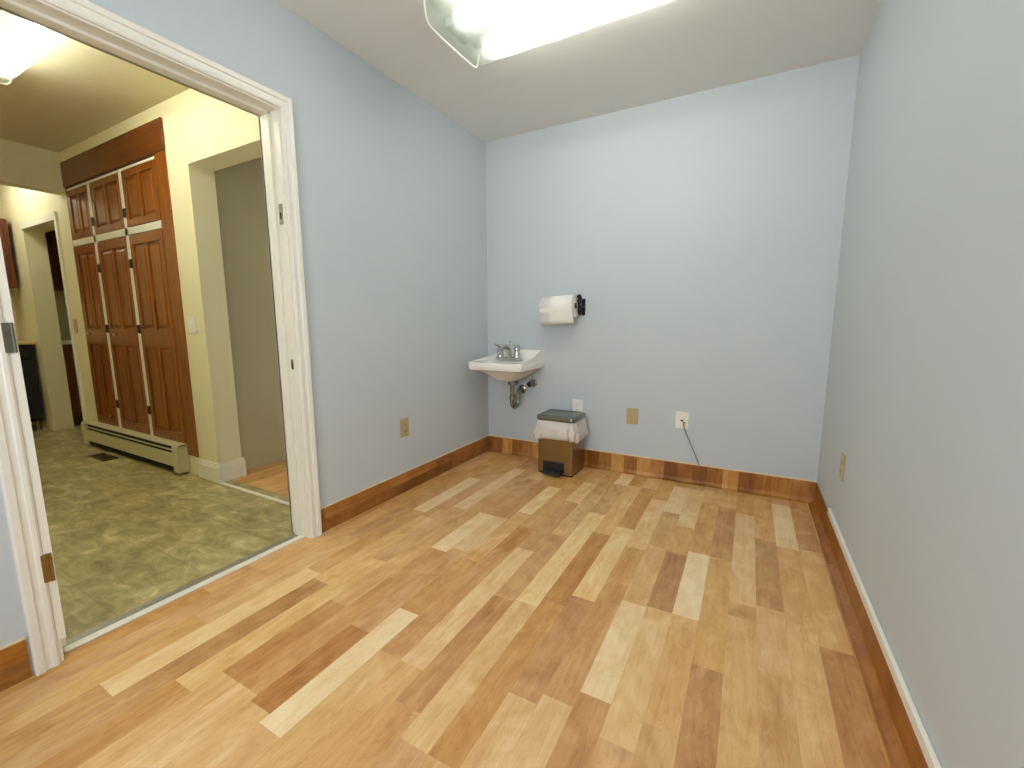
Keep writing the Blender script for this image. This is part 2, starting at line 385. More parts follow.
# left wall: a flat strip of the same vinyl, two printed bands
bl = Planks(); rg = random.Random(21)
for (ya, yb) in ((0.0, DY1+.063), (DY0-.084, YF)):
    for (za, zb, choices) in ((0, .066, (.12, .2, .26)), (.066, .126, (.3, .38, .44))):
        y = ya
        while y > yb:
            n = max(yb, y - rg.uniform(.45, .95)); tn = rg.choice(choices); rnd = rg.random()
            P = [(.006, n, za), (.006, y, za), (.006, y, zb), (.006, n, zb)]
            bl.face(P, [(za, n), (za, y), (zb, y), (zb, n)], tn, rnd)
            if zb > .1:
                P = [(.006, n, zb), (.006, y, zb), (.0005, y, zb), (.0005, n, zb)]
                bl.face(P, [(p[0], p[1]) for p in P], tn, rnd)
            y = n
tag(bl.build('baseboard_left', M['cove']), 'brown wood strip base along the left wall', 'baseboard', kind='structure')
struct('trim_1', MB().box((0.0, -.008, CH), (W, -.0005, CH+.008)), M['cap'], 'thin cream cap strip on the back cove', 'trim')
struct('trim_2', MB().box((W-.013, YF, CH+.003), (W-.0005, -.50, CH+.036), .003), M['trim'], 'white cap moulding on the right cove', 'trim')
t3 = MB(); t3.box((.0005, DY1+.063, .126), (.007, 0, .132)); t3.box((.0005, YF, .126), (.007, DY0-.084, .132))
struct('trim_3', t3, M['cap'], 'thin cream caulk line on the left base strip', 'trim')

# doorway frame
dr = thing('door_1', (0, (DY0+DY1)/2, 0), 'white painted door frame around the wide hall doorway', 'doorway', kind='structure')
cs = MB(); CW = .06
prof_c = [(.006, 0), (.006, .012), (.012, .016), (.020, .016), (.024, .0125), (.036, .0135), (.040, .020), (.056, .022), (CW, .018), (CW, 0)]
paths = []
for (d, h_) in prof_c:
    dl = .022 + (d-.006)*1.04        # the left leg sits further out from the opening
    paths.append([Vector((h_, DY0-dl, 0)), Vector((h_, DY0-dl, DZ+d)), Vector((h_, DY1+d, DZ+d)), Vector((h_, DY1+d, 0))])
rings_c = [[p[i] for p in paths] for i in range(4)]
cs.loft(rings_c)
cs.box((0, DY0-.026, 0), (.006, DY0-.012, DZ+.004))
cs.build('casing', M['trim'], dr)
jb = MB(); jb.box((-T-.01, DY1, 0), (.002, DY1+.02, DZ+.02)); jb.box((-T-.01, DY0-.02, .075), (.008, DY0, DZ+.02)); jb.box((-T-.01, DY0-.02, .0), (.004, DY0-.013, .08)); jb.box((-T-.01, DY0, DZ), (.002, DY1, DZ+.02))
jb.build('jamb', M['trim'], dr)
st = MB(); st.box((-.095, DY1-.012, .0), (-.055, DY1, DZ), .002); st.box((-.095, DY0, .012), (-.055, DY0+.012, DZ), .002); st.box((-.095, DY0, DZ-.012), (-.055, DY1, DZ), .002)
st.build('door_stop', M['trim'], dr)
hc = MB()
for e in (0,):
    hc.box((-T-.012, DY1-.0, 0), (-T+.0, DY1+.06, DZ+.06)); hc.box((-T-.012, DY0-.06, DZ), (-T, DY1+.06, DZ+.06)); hc.box((-T-.012, DY0-.06, 0), (-T, DY0, DZ+.06))
hc.build('hall_casing', M['trim'], dr)
def plate_y(name, x, z, hw, hh, mat, hole):     # plate lying on the right jamb
    mb = MB(); mb.box((x-hw, DY1-.0025, z-hh), (x+hw, DY1+.001, z+hh), .001)
    o = mb.build(name, mat, dr)
    h = MB(); h.box((x-hw*.45, DY1-.0032, z-hh*hole), (x+hw*.35, DY1-.002, z+hh*hole*.3)); h.build('latch_hole', M['dark'], o)
plate_y('strike_plate', -.030, 1.563, .013, .045, M['steel'], .5)
plate_y('strike_plate', -.030, .877, .008, .024, M['brass'], .8)
def hinge(z, mat, hh):
    mb = MB(); mb.box((.008, DY0-.030, z-hh), (.0165, DY0-.010, z+hh), .002); o = mb.build('hinge_leaf', mat, dr)
    k = MB(); k.tube([(.0155, DY0-.009, z-hh), (.0155, DY0-.009, z+hh)], .0045, 10); k.build('hinge_barrel', mat, o)
hinge(1.035, M['oldbrass'], .043); hinge(.325, M['brass'], .045)
struct('trim_4', MB().box((-.062, DY0, 0), (-.03, DY1, .008), .003), M['trim'], 'white vinyl edge strip across the doorway floor', 'trim')
struct('trim_5', MB().box((-.105, DY0, 0), (-.064, DY1, .005), .002), M['thresh'], 'grey metal threshold strip in the doorway', 'trim')

# ------------------------------------------------------------------ hall, side passage, kitchen, pantry shells
KX = -4.80                                   # far wall of the kitchen
OX0, OX1, OZ = -1.215, -.24, 2.04             # opening in the hall wall
PX0, PX1, PZ = -4.22, -3.385, 1.95            # kitchen doorway to the pantry
TH = .15
struct('floor_hall', MB().box((KX, HS, -.1), (-.075, HN+TH, -.0015)), M['hallfloor'], 'olive stone-pattern vinyl floor of the hall', 'floor')
wn = MB()
wn.box((OX1, HN, 0), (-T, HN+TH, H)); wn.box((OX0, HN, OZ), (OX1, HN+TH, H)); wn.box((PX1, HN, 0), (-3.09, HN+TH, H)); wn.box((-1.462, HN, 0), (OX0, HN+TH, H)); wn.box((-3.09, HN, 0), (-1.462, HN+TH, .14)); wn.box((-3.09, HN, 2.335), (-1.462, HN+TH, H)); wn.box((-3.09, HN+.034, .14), (-1.462, HN+TH, 2.335))
wn.box((PX0, HN, PZ), (PX1, HN+TH, H)); wn.box((KX, HN, 0), (PX0, HN+TH, H))
struct('wall_hall', wn, M['cream'], 'cream hall wall with the closet and two openings', 'wall')
struct('wall_hall_south', MB().box((KX, HS-.1, 0), (-T, HS, H)), M['cream'], 'cream hall wall hidden beside the doorway', 'wall')
struct('wall_kitchen', MB().box((KX-.1, HS-.1, -.05), (KX, 1.3, H)), M['cream'], 'cream far kitchen wall behind the cabinets', 'wall')
struct('ceiling_hall', MB().box((KX-.1, HS-.1, H), (-T, HN+TH, H+.1)), M['hallceil'], 'beige ceiling of the hall and kitchen', 'ceiling')
struct('beam', MB().box((-3.24, HS, 2.13), (-3.12, HN, H)), M['hallceil'], 'beige header crossing between the hall and kitchen', 'beam')
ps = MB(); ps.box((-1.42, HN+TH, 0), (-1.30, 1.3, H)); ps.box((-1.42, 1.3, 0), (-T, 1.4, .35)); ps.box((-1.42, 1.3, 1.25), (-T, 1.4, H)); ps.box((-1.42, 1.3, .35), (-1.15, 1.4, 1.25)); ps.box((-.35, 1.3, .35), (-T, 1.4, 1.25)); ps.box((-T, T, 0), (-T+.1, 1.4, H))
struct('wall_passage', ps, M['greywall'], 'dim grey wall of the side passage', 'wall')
wn2 = thing('fill_window_2', (-.75, 1.3, .35), 'white framed window added at the far end of the side passage for fill light', 'window', kind='structure')  # window added at the passage end to brighten its walls and floor
wm = MB()
for (a, b, c, d) in ((-1.15, -1.11, .35, 1.25), (-.39, -.35, .35, 1.25), (-1.15, -.35, .35, .39), (-1.15, -.35, 1.21, 1.25), (-.77, -.73, .35, 1.25)): wm.box((a, 1.33, c), (b, 1.38, d))
wm.build('frame', M['trim'], wn2)
MB().box((-1.13, 1.352, .37), (-.37, 1.356, 1.23)).build('pane', M['glass'], wn2)
struct('ceiling_passage', MB().box((-1.42, HN+TH, H), (-T, 1.4, H+.1)), M['ceil'], 'ceiling of the side passage', 'ceiling')
pf = Planks(); rg = random.Random(33)
for i in range(9):
    xa = max(-1.30 + i*.14, OX0+.017); xb = min(-1.30 + i*.14 + .14, -T); y = HN+.062
    while y < 1.3:
        n = min(1.3, y + rg.uniform(.2, .5)); tn = rg.choice((.3, .45, .62)); rnd = rg.random()
        P = [(xa, y, 0), (xb, y, 0), (xb, n, 0), (xa, n, 0)]
        pf.face(P, [(p[0], p[1]) for p in P], tn, rnd); y = n
struct('floor_passage_slab', MB().box((-1.42, HN+TH-.02, -.1), (-T, 1.4, -.002)), M['dark'])
pq = [(-1.30, HN+TH+.0), (OX0+.017, HN+TH), (OX0+.017, 1.3), (-1.30, 1.3)]
pf.face([(*p, 0) for p in pq], pq, .45, .5)
tag(pf.build('floor_passage', M['plank']), 'tan wood strip floor of the side passage', 'floor', kind='structure')
struct('trim_6', MB().box((OX0, HN-.02, -.001), (OX1, HN+.005, .006), .002), M['trim'], 'white edge strip across the passage floor', 'trim')
bh = MB()
def base_run(mb, p, q, nrm, h=.13, t=.016):   # moulded white baseboard from p to q, standing proud along nrm
    (x0, y0), (x1, y1) = p, q; nx, ny = nrm
    for (a, z0, z1) in ((t, 0, h*.80), (t*.65, h*.80, h*.90), (t*.35, h*.90, h)):
        xs = sorted((x0, x1, x0+nx*a, x1+nx*a)); ys = sorted((y0, y1, y0+ny*a, y1+ny*a))
        mb.box((xs[0], ys[0], z0), (xs[-1], ys[-1], z1))
base_run(bh, (-1.455, HN), (OX0+.016, HN), (0, -1)); base_run(bh, (OX0, HN), (OX0, HN+TH+.016), (1, 0))
base_run(bh, (-1.30, HN+TH), (OX0, HN+TH), (0, 1))
base_run(bh, (PX1+.04, HN), (-3.27, HN), (0, -1))
struct('baseboard_hall', bh, M['trim'], 'white moulded baseboard around the hall wall end', 'baseboard')
kc = MB()
kc.box((PX1, HN-.016, 0), (PX1+.04, HN, PZ+.06)); kc.box((PX0-.01, HN-.012, PZ), (PX1+.04, HN, PZ+.06))
struct('trim_7', kc, M['trim'], 'cream casing around the kitchen doorway', 'trim')
pn = MB(); pn.box((KX, 1.2, -.05), (-1.42, 1.3, H)); pn.box((-3.4, HN+TH-.01, -.05), (-3.3, 1.2, H))
struct('wall_pantry', pn, M['cream'], 'cream walls of the room beyond the kitchen doorway', 'wall')
struct('ceiling_pantry', MB().box((KX, HN+TH, H), (-3.3, 1.3, H+.1)), M['hallceil'], 'ceiling beyond the kitchen doorway', 'ceiling')
struct('floor_pantry', MB().box((KX, HN+TH-.02, -.1), (-3.3, 1.3, -.0017)), M['hallfloor'], 'vinyl floor beyond the kitchen doorway', 'floor')

# ------------------------------------------------------------------ ceiling fixtures: two-tube wraparound strips
def wrap_light(x0, x1, y0, y1, tube_mat, label, group=None, length_axis=0):
    """x0..x1, y0..y1 footprint on the ceiling; tubes run along x"""
    zc = H; zb = H - .092; yc = (y0+y1)/2
    t = thing('ceiling_light', ((x0+x1)/2, yc, zc), label, 'ceiling light', group)
    ho = MB(); ho.box((x0+.012, yc-.075, zc-.045), (x1-.012, yc+.075, zc), .004)
    ho.box((x0+.012, y0+.02, zc-.006), (x1-.012, y1-.02, zc))
    ho.build('housing', M['reflector'], t)
    # lens: open-topped trough with rounded lower edges
    sec = [(y0+.004, zc-.012), (y0, zc-.02), (y0+.012, zb+.022), (y0+.026, zb+.006), (y0+.05, zb),
           (yc-.05, zb-.004), (yc+.05, zb-.004),
           (y1-.05, zb), (y1-.026, zb+.006), (y1-.012, zb+.022), (y1, zc-.02), (y1-.004, zc-.012)]
    le = MB(); A = [le.bm.verts.new((x0+.01, *p)) for p in sec]; B = [le.bm.verts.new((x1-.01, *p)) for p in sec]
    for i in range(len(sec)-1): le.bm.faces.new((A[i], B[i], B[i+1], A[i+1]))
    le.build('lens', M['lens'], t, True)
    for xe, s in ((x0, 1), (x1, -1)):
        ec = MB(); pts = sec + [(y1-.004, zc), (y0+.004, zc)]
        ec.prism(pts, 0, xe+s*.010, xe+s*.012); o = ec.build('end_plate', M['lens'], t)
        rim = MB(); rim.tube([(xe+s*.008, *p) for p in sec], .004, 6); rim.build('end_rim', M['white'], o)
    for yt in (yc-.115, yc+.115):
        tb = MB(); tb.tube([(x0+.11, yt, zc-.05), (x1-.11, yt, zc-.05)], .0165, 14); o = tb.build('lamp_tube', tube_mat, t, True)
        for xe, s in ((x0, 1), (x1, -1)):
            so = MB(); so.box((xe+s*.11-.012, yt-.014, zc-.062), (xe+s*.11+.012, yt+.014, zc-.006), .003); so.build('socket', M['white'], o)
    return t
wrap_light(.56, 1.80, -1.40, -.975, M['tube_room'], 'wraparound fluorescent light on the blue room ceiling')
wrap_light(-1.74, -.52, -2.47, -2.07, M['tube_hall'], 'wraparound fluorescent light on the hall ceiling seen through the doorway')
wrap_light(-4.45, -3.45, -2.15, -1.80, M['tube_kitchen'], 'small bright light on the kitchen ceiling past the header')

# ------------------------------------------------------------------ sink
def rrect(cx, cy, hw, hd, r, z, n=6):
    pts = []
    for (sx, sy, a0) in ((1, -1, -90), (1, 1, 0), (-1, 1, 90), (-1, -1, 180)):
        for i in range(n+1):
            a = R(a0 + 90*i/n); pts.append(Vector((cx + sx*(hw-r) + r*math.cos(a), cy + sy*(hd-r) + r*math.sin(a), z)))
    return pts
SX0, SX1, SD, SZ = .070, .512, .405, .785
sx, sy = (SX0+SX1)/2, -SD/2
sk = thing('wall_sink', (sx, -.01, .70), 'small white wall-hung sink in the corner of the blue room', 'sink')
hw, hd = (SX1-SX0)/2, SD/2
bs = MB()
rings = [rrect(sx, sy+.02, .055, .05, .045, .632), rrect(sx, sy+.02, .10, .085, .07, .648), rrect(sx, sy+.02, .165, .125, .08, .692),
         rrect(sx, sy+.01, hw-.022, hd-.022, .06, .724), rrect(sx, sy, hw-.006, hd-.006, .03, .730), rrect(sx, sy, hw, hd, .028, .742),
         rrect(sx, sy, hw, hd, .028, SZ-.012), rrect(sx, sy, hw-.004, hd-.004, .026, SZ-.003), rrect(sx, sy, hw-.012, hd-.012, .024, SZ),
         rrect(sx, sy-.03, hw-.045, hd-.075, .09, SZ-.002), rrect(sx, sy-.03, hw-.058, hd-.088, .085, SZ-.014),
         rrect(sx, sy-.03, hw-.09, hd-.11, .07, SZ-.07), rrect(sx, sy-.03, .07, .05, .045, SZ-.105), rrect(sx, sy-.03, .022, .022, .02, SZ-.11)]
bs.loft(rings)
bs.build('basin', M['porcelain'], sk, True)
sp = MB(); NS = 24; rings = []                 # raised back and sloping side wings; the left end is rounded down
for i in range(NS+1):
    u = i/NS; x = SX0+.002 + (SX1-SX0-.004)*u
    side = max(0, 1-(x-SX0)/.035, 1-(SX1-x)/.022)
    hgt = (.861 - SZ) * (min(1, .40 + .60*(math.sin(min(1, u/.45)*math.pi/2)**1.4)))
    dep = .060 + .33*min(1, side*1.6)
    zt = SZ + hgt
    rings.append([Vector((x, -.001, .745)), Vector((x, -.001, zt-.003)), Vector((x, -.004, zt)), Vector((x, -.022, zt)), Vector((x, -.028, zt-.004)),
                  Vector((x, -.028-(dep-.028)*.45, SZ+hgt*.45)), Vector((x, -dep, SZ-.003)), Vector((x, -dep-.004, SZ-.02)), Vector((x, -dep*.6, .745))])
sp.loft(rings)
sp.build('backsplash', M['porcelain'], sk, True)
fx, fy = .262, -.12
def FS(mb, k=1.32):       # the faucet is a large one for this small deck
    for v in mb.bm.verts: v.co = Vector((fx, fy, SZ)) + (v.co - Vector((fx, fy, SZ)))*k
fa = MB(); fa.loft([rrect(fx, fy, .085, .028, .027, z) for z in (SZ+.002, SZ+.012)] + [rrect(fx, fy, .078, .022, .021, SZ+.017)])
FS(fa); fo = fa.build('faucet', M['chrome'], sk, True)
sp_ = MB(); sp_.tube([(fx, fy+.004, SZ+.01), (fx, fy, SZ+.05), (fx, fy-.02, SZ+.075), (fx, fy-.06, SZ+.08), (fx, fy-.105, SZ+.066), (fx, fy-.118, SZ+.046)], [.02, .018, .015, .013, .012, .011], 14)
FS(sp_); sp_.build('spout', M['chrome'], fo, True)
lr = MB(); lr.tube([(fx, fy+.018, SZ+.015), (fx, fy+.018, SZ+.10)], .0028, 8); lr.lathe((fx, fy+.018, SZ+.098), (0, 0, 1), [(0, .003), (.004, .006), (.010, .006), (.013, .001)], 10)
FS(lr); lr.build('lift_rod', M['chrome'], fo, True)
for s in (-1, 1):
    hb = MB(); hb.lathe((fx+s*.055, fy, SZ+.012), (0, 0, 1), [(0, .023), (.02, .021), (.034, .016), (.045, .018), (.068, .016), (.078, .008), (.08, .001)], 16)
    hb.tube([(fx+s*.055, fy, SZ+.07), (fx+s*.058, fy-.02, SZ+.084), (fx+s*.062, fy-.052, SZ+.092)], [.009, .008, .006], 10)
    FS(hb); hb.build('handle', M['chrome'], fo, True)
dn = MB(); dn.lathe((sx, sy-.03, SZ-.111), (0, 0, 1), [(0, .024), (.004, .023), (.006, .016), (.003, .002)], 16); dn.build('drain', M['chrome'], sk, True)
pt = MB()
tx, ty = sx+.03, sy+.03
pt.tube([(tx, ty, .655), (tx, ty, .50)], .017, 14); pt.lathe((tx, ty, .60), (0, 0, 1), [(0, .024), (.03, .024)], 8)
pt.lathe((tx, ty, .49), (0, 0, 1), [(0, .024), (.028, .024)], 8)
ub = [(tx, ty, .50)] + [(tx + .0, ty + .045 - .045*math.cos(a), .47 - .045*math.sin(a)) for a in [math.pi*i/8 for i in range(9)]] + [(tx, ty+.09, .52)]
pt.tube(ub, .018, 14); pt.lathe((tx, ty+.09, .485), (0, 0, 1), [(0, .025), (.028, .025)], 8)
pt.tube([(tx, ty+.09, .51), (tx, ty+.095, .535), (tx, ty+.12, .545), (tx, -.004, .545)], .016, 14); pt.lathe((tx, -.016, .545), (0, 1, 0), [(0, .022), (.006, .034), (.012, .036)], 18)
pt.build('drain_trap', M['pipe'], sk, True)
for vx in (sx-.035, sx+.13):
    vb = MB(); vb.lathe((vx, -.012, .60), (0, 1, 0), [(0, .014), (.004, .026), (.011, .028)], 16)
    vb.tube([(vx, -.01, .60), (vx, -.07, .60)], .010, 10); vb.lathe((vx, -.055, .585), (0, 0, 1), [(0, .014), (.035, .014)], 10)
    vb.tube([(vx, -.055, .61), (vx+.005, -.06, .65), (vx*.5+fx*.5, -.08, .70), (vx*.4+fx*.6, -.10, .745)], .006, 8)
    vo = vb.build('supply_valve', M['pipe'], sk, True)
    vh = MB(); vh.lathe((vx, -.07, .60), (0, -1, 0), [(0, .008), (.004, .021), (.014, .022), (.018, .012), (.019, .001)], 10); vh.build('valve_handle', M['blackplastic'], vo, True)

# ------------------------------------------------------------------ paper towel holder and roll
ax_y, ax_z = -.10, 1.178
ph = thing('paper_towel_holder', (.816, 0, ax_z), 'black scrolled iron paper towel holder on the back wall', 'paper towel holder')
bp = MB(); bp.box((.803, -.008, ax_z-.06), (.829, -.0005, ax_z+.06), .004); bp.build('wall_plate', M['black'], ph)
ar = MB(); ar.tube([(.816, -.004, ax_z), (.816, -.05, ax_z+.008), (.816, ax_y, ax_z)], .0075, 10); ar.build('arm', M['black'], ph, True)
rd = MB(); rd.tube([(.80, ax_y, ax_z), (.515, ax_y, ax_z)], .006, 10); rd.lathe((.525, ax_y, ax_z), (-1, 0, 0), [(0, .004), (.004, .011), (.012, .011), (.016, .002)], 12); rd.build('rod', M['black'], ph, True)
def spiral(cx, cy, cz, r0, r1, a0, turns, n=26):
    return [(cx, cy + (r0+(r1-r0)*i/n)*math.cos(a0+turns*2*math.pi*i/n), cz + (r0+(r1-r0)*i/n)*math.sin(a0+turns*2*math.pi*i/n)) for i in range(n+1)]
s1 = MB(); s1.tube(spiral(.806, ax_y+.03, ax_z+.045, .010, .040, 0, 1.4), .008, 8); s1.build('scroll', M['black'], ph, True)
s2 = MB(); s2.tube(spiral(.806, ax_y+.045, ax_z-.030, .010, .036, 2.5, -1.4), .008, 8); s2.build('scroll', M['black'], ph, True)
fi = MB(); fi.lathe((.812, ax_y, ax_z), (1, 0, 0), [(0, .008), (.004, .016), (.014, .017), (.02, .008), (.022, .001)], 14); fi.build('finial', M['black'], ph, True)
pr_ = thing('paper_towel_roll', (.667, ax_y, ax_z), 'white paper towel roll hanging on the black holder', 'paper towel')
ro = MB(); n = 40; rr = .080; xl, xr = .543, .79
rings = []
for (x, r) in ((xl, .021), (xl, rr-.004), (xl+.004, rr), (xr-.004, rr), (xr, rr-.004), (xr, .021), (xl, .021)):
    rings.append([Vector((x, ax_y + r*math.cos(2*math.pi*k/n), ax_z + r*math.sin(2*math.pi*k/n))) for k in range(n)])
ro.loft(rings, False, False); ro.build('roll', M['paper'], pr_, True); pr_.rotation_euler = (0, R(-3.2), 0)
sh = MB(); path = [(ax_y + (rr+.001)*math.cos(a), ax_z + (rr+.001)*math.sin(a)) for a in [R(90+90*i/8) for i in range(9)]]
path += [(ax_y-rr-.001+.006*j, ax_z - .024*j) for j in range(1, 6)]
a_, b_ = [], []
A = [sh.bm.verts.new((xl, *p)) for p in path]; B = [sh.bm.verts.new((xr, *p)) for p in path]
for i in range(len(path)-1): sh.bm.faces.new((A[i], B[i], B[i+1], A[i+1]))
so_ = sh.build('hanging_sheet', M['paper'], pr_, True)
md = so_.modifiers.new('thick', 'SOLIDIFY'); md.thickness = .002
cr = MB(); rings = [[Vector((x, ax_y + r*math.cos(2*math.pi*k/20), ax_z + r*math.sin(2*math.pi*k/20))) for k in range(20)] for (x, r) in ((xl-.001, .0205), (xr+.001, .0205), (xr+.001, .018), (xl-.001, .018), (xl-.001, .0205))]
cr.loft(rings, False, False); cr.build('cardboard_core', M['cardboard'], pr_, True)

# ------------------------------------------------------------------ step bin and its bag
bx, by = .727, -.178
bn = thing('step_bin', (bx, by, 0), 'bronze metal step bin standing by the back wall beside the sink', 'trash bin')
bd = MB(); bd.loft([rrect(bx, by, .131, .120, .014, z) for z in (.012, .014, .345)] + [rrect(bx, by, .126, .115, .014, .35)], True, True); bd.build('body', M['bronze'], bn, True)
bb_ = MB(); bb_.loft([rrect(bx, by, .129, .118, .014, z) for z in (.0, .018)]); bb_.build('base', M['blackplastic'], bn, True)
ld = MB(); ld.loft([rrect(bx, by-.004, .138, .124, .03, .388), rrect(bx, by-.004, .145, .128, .032, .393), rrect(bx, by-.004, .145, .128, .032, .414), rrect(bx, by-.004, .139, .122, .03, .422), rrect(bx, by-.004, .126, .110, .03, .425), rrect(bx, by-.004, .118, .102, .028, .420), rrect(bx, by-.004, .06, .05, .03, .421)]); lo_ = ld.build('lid', M['lidgrey'], bn, True)
hg = MB(); hg.tube([(bx-.06, by+.124, .372), (bx+.06, by+.124, .372)], .008, 10); hg.build('hinge', M['blackplastic'], bn, True)
nk = MB(); nk.loft([rrect(bx, by, .120, .110, .027, .345), rrect(bx, by, .120, .110, .027, .392)]); nk.build('inner_rim', M['blackplastic'], bn, True)
pd = MB(); pd.prism([(by-.115, .018), (by-.115, .045), (by-.145, .040), (by-.172, .028), (by-.178, .020), (by-.165, .014)], 0, bx-.075, bx+.060); pd.build('pedal', M['blackplastic'], bn, True)
pw_ = MB(); pw_.box((bx-.088, by-.126, .020), (bx+.072, by-.116, .095), .008); po_ = pw_.build('pedal_housing', M['blackplastic'], bn)
bg = MB(); rg = random.Random(4); N = 96; rings = []
levels = [(.384, -.010, 0), (.389, .008, .002), (.375, .018, .005), (.34, .024, .009), (.305, .032, .014), (.278, .035, .016), (.258, .028, .014), (.250, .008, .006)]
ph_ = [rg.uniform(0, 6.28) for _ in range(6)]
for (z, o, amp) in levels:
    base = rrect(bx, by, .128+o, .118+o, .035+max(o, 0), z, 23)
    r_ = []
    for k, p in enumerate(base):
        a = 2*math.pi*k/len(base)
        d = amp*(.5*math.sin(9*a+ph_[0]) + .4*math.sin(17*a+ph_[1]+z*40) + .3*math.sin(29*a+ph_[2]-z*60))
        v = Vector((p.x-bx, p.y-by, 0)).normalized()
        dz = (.008*math.sin(2*a+ph_[3]) + .006*math.sin(7*a+ph_[4]))*max(0, (.36-z)/.1)
        r_.append(p + v*d + Vector((0, 0, dz)))
    rings.append(r_)
bg.loft(rings, False, False)
bo = bg.build('bin_bag', M['bag'], None, True, (bx, by, .25)); tag(bo, 'crumpled white plastic bag folded over the step bin rim', 'bin bag')

# ------------------------------------------------------------------ wall plates
def wall_plate(name, pos, nrm, mat, label, cat, kind='duplex', hw=.036, hh=.058, group=None):
    """plate on a wall; nrm is the wall's outward axis: '-y', '+x' or '-x'"""
    px, py, pz = pos; t = thing(name, pos, label, cat, group)
    def bx_(u0, u1, z0, z1, d0, d1):
        if nrm == '-y': return (px+u0, py-d1, pz+z0), (px+u1, py-d0, pz+z1)
        if nrm == '+x': return (px+d0, py+u0, pz+z0), (px+d1, py+u1, pz+z1)
        return (px-d1, py+u0, pz+z0), (px-d0, py+u1, pz+z1)
    a = MB(); a.box(*bx_(-hw, hw, -hh, hh, .0005, .006), .002); a.build('cover_plate', mat, t)
    spots = []
    if kind == 'duplex':
        for s in (-1, 1):
            b = MB(); b.box(*bx_(-.017, .017, s*.02-.014, s*.02+.014, .005, .0085), .003); o = b.build('socket_face', mat, t)
            c = MB()
            for u in (-.007, .006): c.box(*bx_(u-.0012, u+.0012, s*.02-.002, s*.02+.007, .008, .0088))
            c.box(*bx_(-.002, .002, s*.02-.010, s*.02-.006, .008, .0088)); c.build('slot', M['dark'], o)
        spots = [0]
    elif kind == 'switch':
        b = MB(); b.box(*bx_(-.006, .006, -.012, .012, .005, .008), .001); o = b.build('switch_frame', mat, t)
        c = MB(); c.box(*bx_(-.004, .004, 0, .009, .007, .017), .002); c.build('toggle', mat, o)
        spots = [-.03, .03]
    elif kind == 'jack':
        b = MB(); b.box(*bx_(-.012, .012, -.016, .016, .005, .009), .002); o = b.build('jack', mat, t)
        c = MB(); c.box(*bx_(-.006, .006, -.008, .004, .0085, .0095)); c.build('slot', M['dark'], o)
        spots = [-.042, .042]
    else:
        b = MB(); b.box(*bx_(-.014, .014, -.034, .034, .005, .008), .002); b.build('insert', mat, t)
        spots = [-.048, .048]
    for z in spots:
        sc = MB(); sc.box(*bx_(-.003, .003, z-.003, z+.003, .005, .0072), .001); sc.build('screw', mat, t)
    return t
wall_plate('outlet', (0, -1.012, .415), '+x', M['beige'], 'beige outlet plate low on the left wall', 'outlet')
wall_plate('outlet', (.785, 0, .44), '-y', M['white'], 'white outlet plate just behind the step bin lid', 'outlet', hw=.04)
wall_plate('outlet_cover', (1.19, 0, .416), '-y', M['beige'], 'beige cover plate midway along the back wall', 'outlet', 'insert', .04, .056)
wall_plate('cable_jack', (1.518, 0, .422), '-y', M['white'], 'white jack plate with a thin grey cord plugged in', 'wall jack', 'jack', .041, .058)
wall_plate('outlet', (W, -.672, .425), '-x', M['beige'], 'beige outlet plate low on the right wall', 'outlet')
wall_plate('light_switch', (-1.36, HN, 1.06), '-y', M['white'], 'cream double switch plate between closet and passage opening', 'light switch', 'switch', .05, .057)
wall_plate('light_switch', (-3.29, HN, 1.05), '-y', M['beige'], 'tan switch plate at the far left of the closet', 'light switch', 'switch')
cdm = MB(); cdm.box((1.527, -.028, .394), (1.541, -.008, .414), .003)
cdm.tube([(1.534, -.024, .396), (1.536, -.026, .375), (1.552, -.016, .33), (1.58, -.008, .265), (1.61, -.006, .20), (1.632, -.006, .15), (1.640, -.0062, .128)], .0035, 8)
tag(cdm.build('cord', M['cord'], None, True, (1.534, -.024, .40)), 'thin grey cord hanging from the jack plate to the base strip', 'cord')

# ------------------------------------------------------------------ built-in closet
CX0, CX1, CY = -3.09, -1.462, HN+.034     # set into a shallow recess of the hall wall
cl = thing('built_in_closet', ((CX0+CX1)/2, CY, .14), 'tall varnished brown built-in closet with panelled doors in the hall', 'closet')
fr = MB(); f0, f1 = CY-.022, CY+.0
fr.box((CX0, CY-.040, .14), (-3.062, f1, 2.19)); fr.box((-1.60, CY-.040, .14), (CX1, f1, 2.19)); fr.box((-3.062, CY-.038, .14), (-1.60, f1, .215)); fr.box((-3.062, f0+.012, .215), (-1.60, f1, 2.19))
fr.build('face_frame', M['oak'], cl)
cb = MB(); cb.box((CX0-.004, CY-.048, 2.165), (CX1+.004, CY-.030, 2.355), .003); cb.box((CX0+.004, CY-.032, 2.165), (CX1-.004, CY, 2.33)); cb.build('crown_board', M['crown'], cl)
ct = MB(); ct.box((-3.062, CY-.046, 1.70), (-1.60, CY-.004, 1.748)); ct.box((-3.062, CY-.040, 2.135), (-1.60, CY-.004, 2.150))
for gx in (-2.64, -2.10): ct.box((gx-.019, CY-.046, .20), (gx+.019, CY-.004, 2.14))
ct.build('cream_stile', M['trim'], cl)['label'] = 'cream painted strips between doors'
